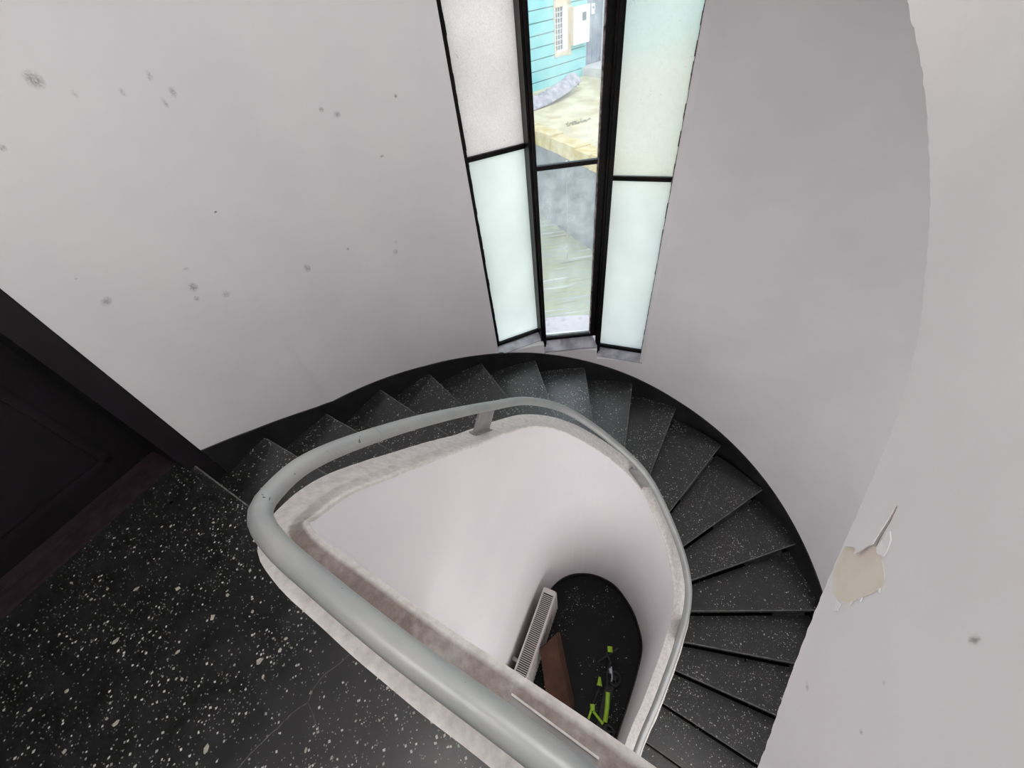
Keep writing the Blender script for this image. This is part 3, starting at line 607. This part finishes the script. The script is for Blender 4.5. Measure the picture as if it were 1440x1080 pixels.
while s < RL - .05: b.obox(R0, eR, nR, s, s + .0055, .008, .115, zr1 - .012, zr1 - .003); s += .0155
rp(b, 'top_grille', 'radiator')
for s in (.15, .45):
    b = MB(); b.obox(R0, eR, nR, s, s + .03, -.075, 0, zr0 + .12, zr0 + .42); rp(b, 'wall_bracket', 'radiator')
for s in (.05, 1.0): b = MB(); b.tube([(R0.x + eR.x * s + nR.x * .05, R0.y + eR.y * s + nR.y * .05, FL), (R0.x + eR.x * s + nR.x * .05, R0.y + eR.y * s + nR.y * .05, zr0 + .04)], .01, 8); rp(b, 'pipe', 'radiator')
# cardboard sheet leaning on the radiator
cbx = empty('cardboard_box', 'flattened brown cardboard box leaning in front of the white radiator', 'box', (0, .5, FL))
A, B_, D_, E_ = Vector((-.115, .66, -2.52)), Vector((.045, .755, -2.52)), Vector((.08, .215, -3.085)), Vector((-.13, .29, -3.085))
def panel(q, th_, name):
    nn = (q[1] - q[0]).cross(q[3] - q[0]).normalized() * th_; b = MB(); b.hexa([*q, *[p + nn for p in q]]); keep(b.build(name, M['card'], cbx), cbx)
panel([E_, D_, B_, A], .012, 'front_panel')
panel([D_ + Vector((.002, 0, 0)), D_ + Vector((.03, .09, .0)), B_ + Vector((.03, .02, -.08)), B_ + Vector((.002, 0, 0))], .008, 'side_flap')
# folded scooter-like frame with yellow-green tubes
sc = empty('folded_scooter', 'black folded scooter with yellow-green tubes lying on the dark floor of the well', 'scooter', (.4, .35, FL))
def st_(pts, r, name, m, k=10): b = MB(); b.tube(pts, r, k); keep(b.build(name, M[m], sc, smooth=True), sc)
zf = FL
st_([(.50, .62, zf + .16), (.52, .55, zf + .15), (.46, .46, zf + .13), (.44, .37, zf + .12)], .014, 'steering_column', 'rubber')
st_([(.545, .665, zf + .17), (.535, .62, zf + .165)], .024, 'grip', 'neon')
st_([(.40, .56, zf + .15), (.62, .64, zf + .15)], .011, 'handlebar', 'rubber')
st_([(.50, .50, zf + .14), (.495, .46, zf + .14)], .018, 'clamp', 'chrome')
st_([(.515, .51, zf + .15), (.50, .43, zf + .145), (.485, .40, zf + .14)], .009, 'lever', 'chrome')
st_([(.39, .45, zf + .12), (.37, .385, zf + .12)], [.010, .026], 'front_fork', 'neon')
st_([(.37, .385, zf + .12), (.31, .30, zf + .10), (.27, .26, zf + .09)], .010, 'link_tube', 'rubber')
st_([(.435, .33, zf + .12), (.40, .23, zf + .11), (.355, .13, zf + .10)], .020, 'deck_tube', 'neon')
st_([(.275, .265, zf + .09), (.265, .22, zf + .09)], .022, 'joint', 'neon')
st_([(.265, .24, zf + .09), (.215, .17, zf + .08)], .010, 'side_tube', 'neon')
st_([(.27, .215, zf + .09), (.335, .12, zf + .09)], .012, 'cross_tube', 'neon')
for x, y in ((.53, .43), (.36, .06)):
    b = MB(); P = [(x + .055 * math.cos(a), y + .055 * math.sin(a) , zf + .06) for a in [2 * math.pi * i / 20 for i in range(21)]]; b.tube(P, .016, 8, False); b.tube([(x, y, zf + .045), (x, y, zf + .075)], .02, 12)
    for a in (0, 1.57, 3.14, 4.71): b.tube([(x, y, zf + .06), (x + .05 * math.cos(a), y + .05 * math.sin(a), zf + .06)], .007, 6)
    keep(b.build('wheel', M['rubber'], sc, smooth=True), sc)
b = MB(); b.prism([(.27, .10), (.34, .06), (.50, .36), (.44, .41)], zf + .03, zf + .07); keep(b.build('deck', M['rubber'], sc), sc)

# ------------------------------------------------------------------ outside
TZ = EYE - 2.8
eE = Vector((.785, -2.153)).normalized(); nE = Vector((-eE.y, eE.x)); P_E = Vector((1.469, 10.925))     # terrace edge, nE points to the house side
tr_ = MB(); tr_.obox(P_E, eE, nE, -14, 4.5, .28, 30, TZ - .3, TZ)
tag(tr_.build('trim_5', M['sand']), kind='structure')['label'] = 'yellowish terrace ground'
cp_ = MB()
s = -14.0
while s < 4.5:
    L = .55; cp_.hexa([(P_E.x + eE.x * a + nE.x * (b_ + random.uniform(-.03, .03)), P_E.y + eE.y * a + nE.y * b_, z) for z in (TZ - .25, TZ + .03 + random.uniform(-.02, .02)) for a, b_ in ((s, -.06), (s + L, -.06), (s + L, .30), (s, .30))]); s += L
tag(cp_.build('trim_6', M['moss']), kind='structure')
rw = MB(); rw.obox(P_E, eE, nE, -14, 4.5, 0, .30, FL - .3, TZ - .05); tag(rw.build('wall_retaining', M['retain']), kind='structure')
gr = MB(); gr.box(-25, 30, 3.2, 45, FL - .36, FL - .06); tag(gr.build('floor_outside', M['deck']), kind='structure')
# the small stone at the left of the terrace and the grey stain strip
PH = Vector((4.15, 16.37)); eH = Vector((math.cos(math.radians(34)), math.sin(math.radians(34)))); nH = Vector((-eH.y, eH.x))
hs = empty('house', 'turquoise boarded house seen through the clear middle window', 'house', (PH.x, PH.y, TZ))
def hp(mb, name, m, parent=None, **k):
    o = mb.build(name, M[m], parent or hs, **k)
    if parent is None: keep(o, hs)
    return o
b = MB(); b.obox(PH, eH, nH, -9, -.16, 0.03, 4, TZ - .5, 4.2); b.obox(PH, eH, nH, -.14, .86, .25, 4, TZ - .5, 4.2); b.obox(PH, eH, nH, .86, 12, .03, 4, TZ - .5, 4.2); hp(b, 'wall', 'tealshade')
for i in range(20):
    z0 = -1.275 + i * .2725 - .2725; z1 = z0 + .2725
    for s0, s1 in (((-7, -.14), (.95, 11)) if z0 > -.7 and z0 < 1.0 or True else ()):
        b = MB()
        segs = [(s0, s1)]
        if s0 < 0 and z1 > -.56 and z0 < .80: segs = [(-7, -1.52), (-.88, -.14)]
        for a, c_ in segs:
            b.obox(PH, eH, nH, a, c_, -.03, .03, z0 + .028, z1)
        if len(segs) == 2 and z0 < -.52 < z1: b.obox(PH, eH, nH, -1.54, -.86, -.03, .03, z0 + .028, -.52)
        hp(b, 'board', 'turq')
b = MB()
for q in ((-1.56, -1.505, -.52, .75), (-1.00, -.86, -.55, .75), (-1.53, -.86, .60, .82), (-1.53, -.95, -.52, -.41)): b.obox(PH, eH, nH, q[0], q[1], -.05, .05, q[2], q[3])
wf = hp(b, 'window_frame', 'cream')
b = MB(); b.obox(PH, eH, nH, -1.47, -1.14, -.045, .03, -.42, -.37)
for s in (-1.505, -1.40, -1.295, -1.19): b.obox(PH, eH, nH, s, s + .013, -.02, .02, -.42, .62)
z = -.38
while z < .62: b.obox(PH, eH, nH, -1.47, -1.15, -.018, .02, z, z + .013); z += .124
b.obox(PH, eH, nH, -1.18, -1.0, -.045, .02, -.42, .62)
hp(b, 'glazing_bars', 'white', wf)
for i in range(8):
    for s in (-1.49, -1.385, -1.28):
        b = MB(); b.obox(PH, eH, nH, s, s + .083, .0, .01, -.36 + i * .124, -.256 + i * .124); hp(b, 'pane', 'pane', wf)
dr = MB(); dr.obox(PH, eH, nH, -.14, .86, .12, .2, -1.20, 1.4); dro = hp(dr, 'door', 'greydoor')
for s in (.1, .33, .56): b = MB(); b.obox(PH, eH, nH, s, s + .012, .112, .125, -1.18, 1.4); hp(b, 'groove_strip', 'greydoor', dro)
b = MB(); b.obox(PH, eH, nH, .78, .96, -.03, .22, -1.22, 1.5); hp(b, 'door_frame', 'white')
b = MB(); b.obox(PH, eH, nH, .20, .34, .07, .13, .26, .50); hp(b, 'entry_phone', 'white')
b = MB(); b.tube([tuple(PH + eH * .27 + nH * .06) + (.41,), tuple(PH + eH * .27 + nH * .075) + (.41,)], .035, 12); hp(b, 'dial', 'pane')
mb_ = empty('meter_box', 'white electricity meter box on the turquoise house wall beside the dark door', 'box', (PH.x, PH.y, 0))
b = MB(); b.obox(PH, eH, nH, -.90, -.215, -.20, -.02, -.33, .545); keep(b.build('casing', M['cream'], mb_), mb_)
b = MB(); b.obox(PH, eH, nH, -.905, -.21, -.225, -.20, -.325, .54); keep(b.build('lid', M['white'], mb_), mb_)
b = MB(); b.obox(PH, eH, nH, -.545, -.375, -.232, -.224, .20, .39); keep(b.build('viewing_pane', M['pane'], mb_), mb_)
# steps, roofing sheet
stp = empty('door_step', 'two pale stone steps below the blue-grey door outside', 'step', (PH.x, PH.y, TZ))
b = MB(); b.obox(PH, eH, nH, -.30, 3, -1.55, .12, TZ, TZ + .22); keep(b.build('upper_step', M['concrete'], stp), stp)
b = MB(); b.obox(PH, eH, nH, -.55, 3, -2.15, -1.55, TZ, TZ + .09); keep(b.build('lower_step', M['concrete'], stp), stp)
sh_ = empty('roofing_sheet', 'ridged grey roofing sheet lying along the foot of the turquoise wall', 'sheet', (2.4, 13, TZ))
P = catmull([(1.2, 12.3, TZ + .02), (1.9, 12.75, TZ + .04), (2.45, 13.1, TZ + .10), (2.95, 13.6, TZ + .16), (3.45, 14.3, TZ + .22)], 14)
V = []; F = []; ns = 9
for i, p in enumerate(P):
    t = (P[min(i + 1, len(P) - 1)] - P[max(0, i - 1)]).normalized(); n = Vector((-t.y, t.x, 0)).normalized()
    rid = .03 * (1 if (i // 3) % 2 else 0)
    for j in range(ns):
        a = j / (ns - 1); h = math.sin(a * math.pi) * (.20 + rid) * (1 if i > 12 else .5); V.append(tuple(p + n * (a * .55) + Vector((0, 0, h))))
nt = len(V)
V += [(x, y, z - .02) for x, y, z in V]
for i in range(len(P) - 1):
    for j in range(ns - 1):
        a = i * ns + j; F += [(a, a + 1, a + ns + 1, a + ns), (a + nt, a + ns + nt, a + ns + 1 + nt, a + 1 + nt)]
for i in range(len(P) - 1):
    for j in (0, ns - 1): a = i * ns + j; F.append((a, a + ns, a + ns + nt, a + nt))
for j in range(ns - 1):
    for i in (0, len(P) - 1): a = i * ns + j; F.append((a, a + 1, a + 1 + nt, a + nt))
keep(link('ridged_sheet', V, F, M['tile'], sh_), sh_)

wd = empty('weed_patch', 'small flat patch of dark weeds growing on the yellowish terrace', 'weeds', (2.55, 10.9, TZ))
b = MB()
for i in range(60):
    x = 2.62 + random.uniform(-.34, .34); y = 10.95 + (x - 2.62) * .25 + random.uniform(-.10, .10); a = random.uniform(0, 3.1); h = random.uniform(.02, .06); c_, s_ = math.cos(a) * .035, math.sin(a) * .035
    b.add([(x, y, TZ - .01), (x + c_, y + s_, TZ + h), (x + c_ * 2, y + s_ * 2, TZ - .005), (x + c_ - s_ * .3, y + s_ + c_ * .3, TZ + .005)], [(0, 1, 2), (0, 3, 1), (3, 2, 1)])
o = b.build('leaves', noisy('dull_weed_green', (.16, .15, .09), (.26, .25, .14), 30, .9, 0), wd, recalc=False); o['kind'] = 'stuff'; keep(o, wd)

# flat foot plate of the nearest bracket, half hidden beside the rail, with a ridge of old paint along it
fp = MB(); e_ = (.8, -.6); n_ = (.6, .8)
fp.obox((0, 0), e_, n_, -.098, .037, -.012, .0095, EYE - .762, EYE - .7535)
keep(fp.build('foot_plate', M['post'], hr), hr)
fr = MB(); fr.obox((0, 0), e_, n_, -.100, .040, .0095, .0125, EYE - .762, EYE - .7505); keep(fr.build('paint_ridge', M['curb'], hr), hr)

rg = [catmull([(1.2, 12.3, 0), (1.9, 12.75, 0), (2.45, 13.1, 0), (2.95, 13.6, 0), (3.45, 14.3, 0)], 14)[i] for i in (30, 34, 38, 42, 46, 50, 53)]
for p in rg:
    b = MB(); b.tube([(p.x - .05 + .06, p.y + .08, TZ + .14), (p.x - .16, p.y + .24, TZ + .235), (p.x - .30, p.y + .38, TZ + .17)], .022, 8)
    keep(b.build('ridge', M['retain'], sh_, smooth=True), sh_)
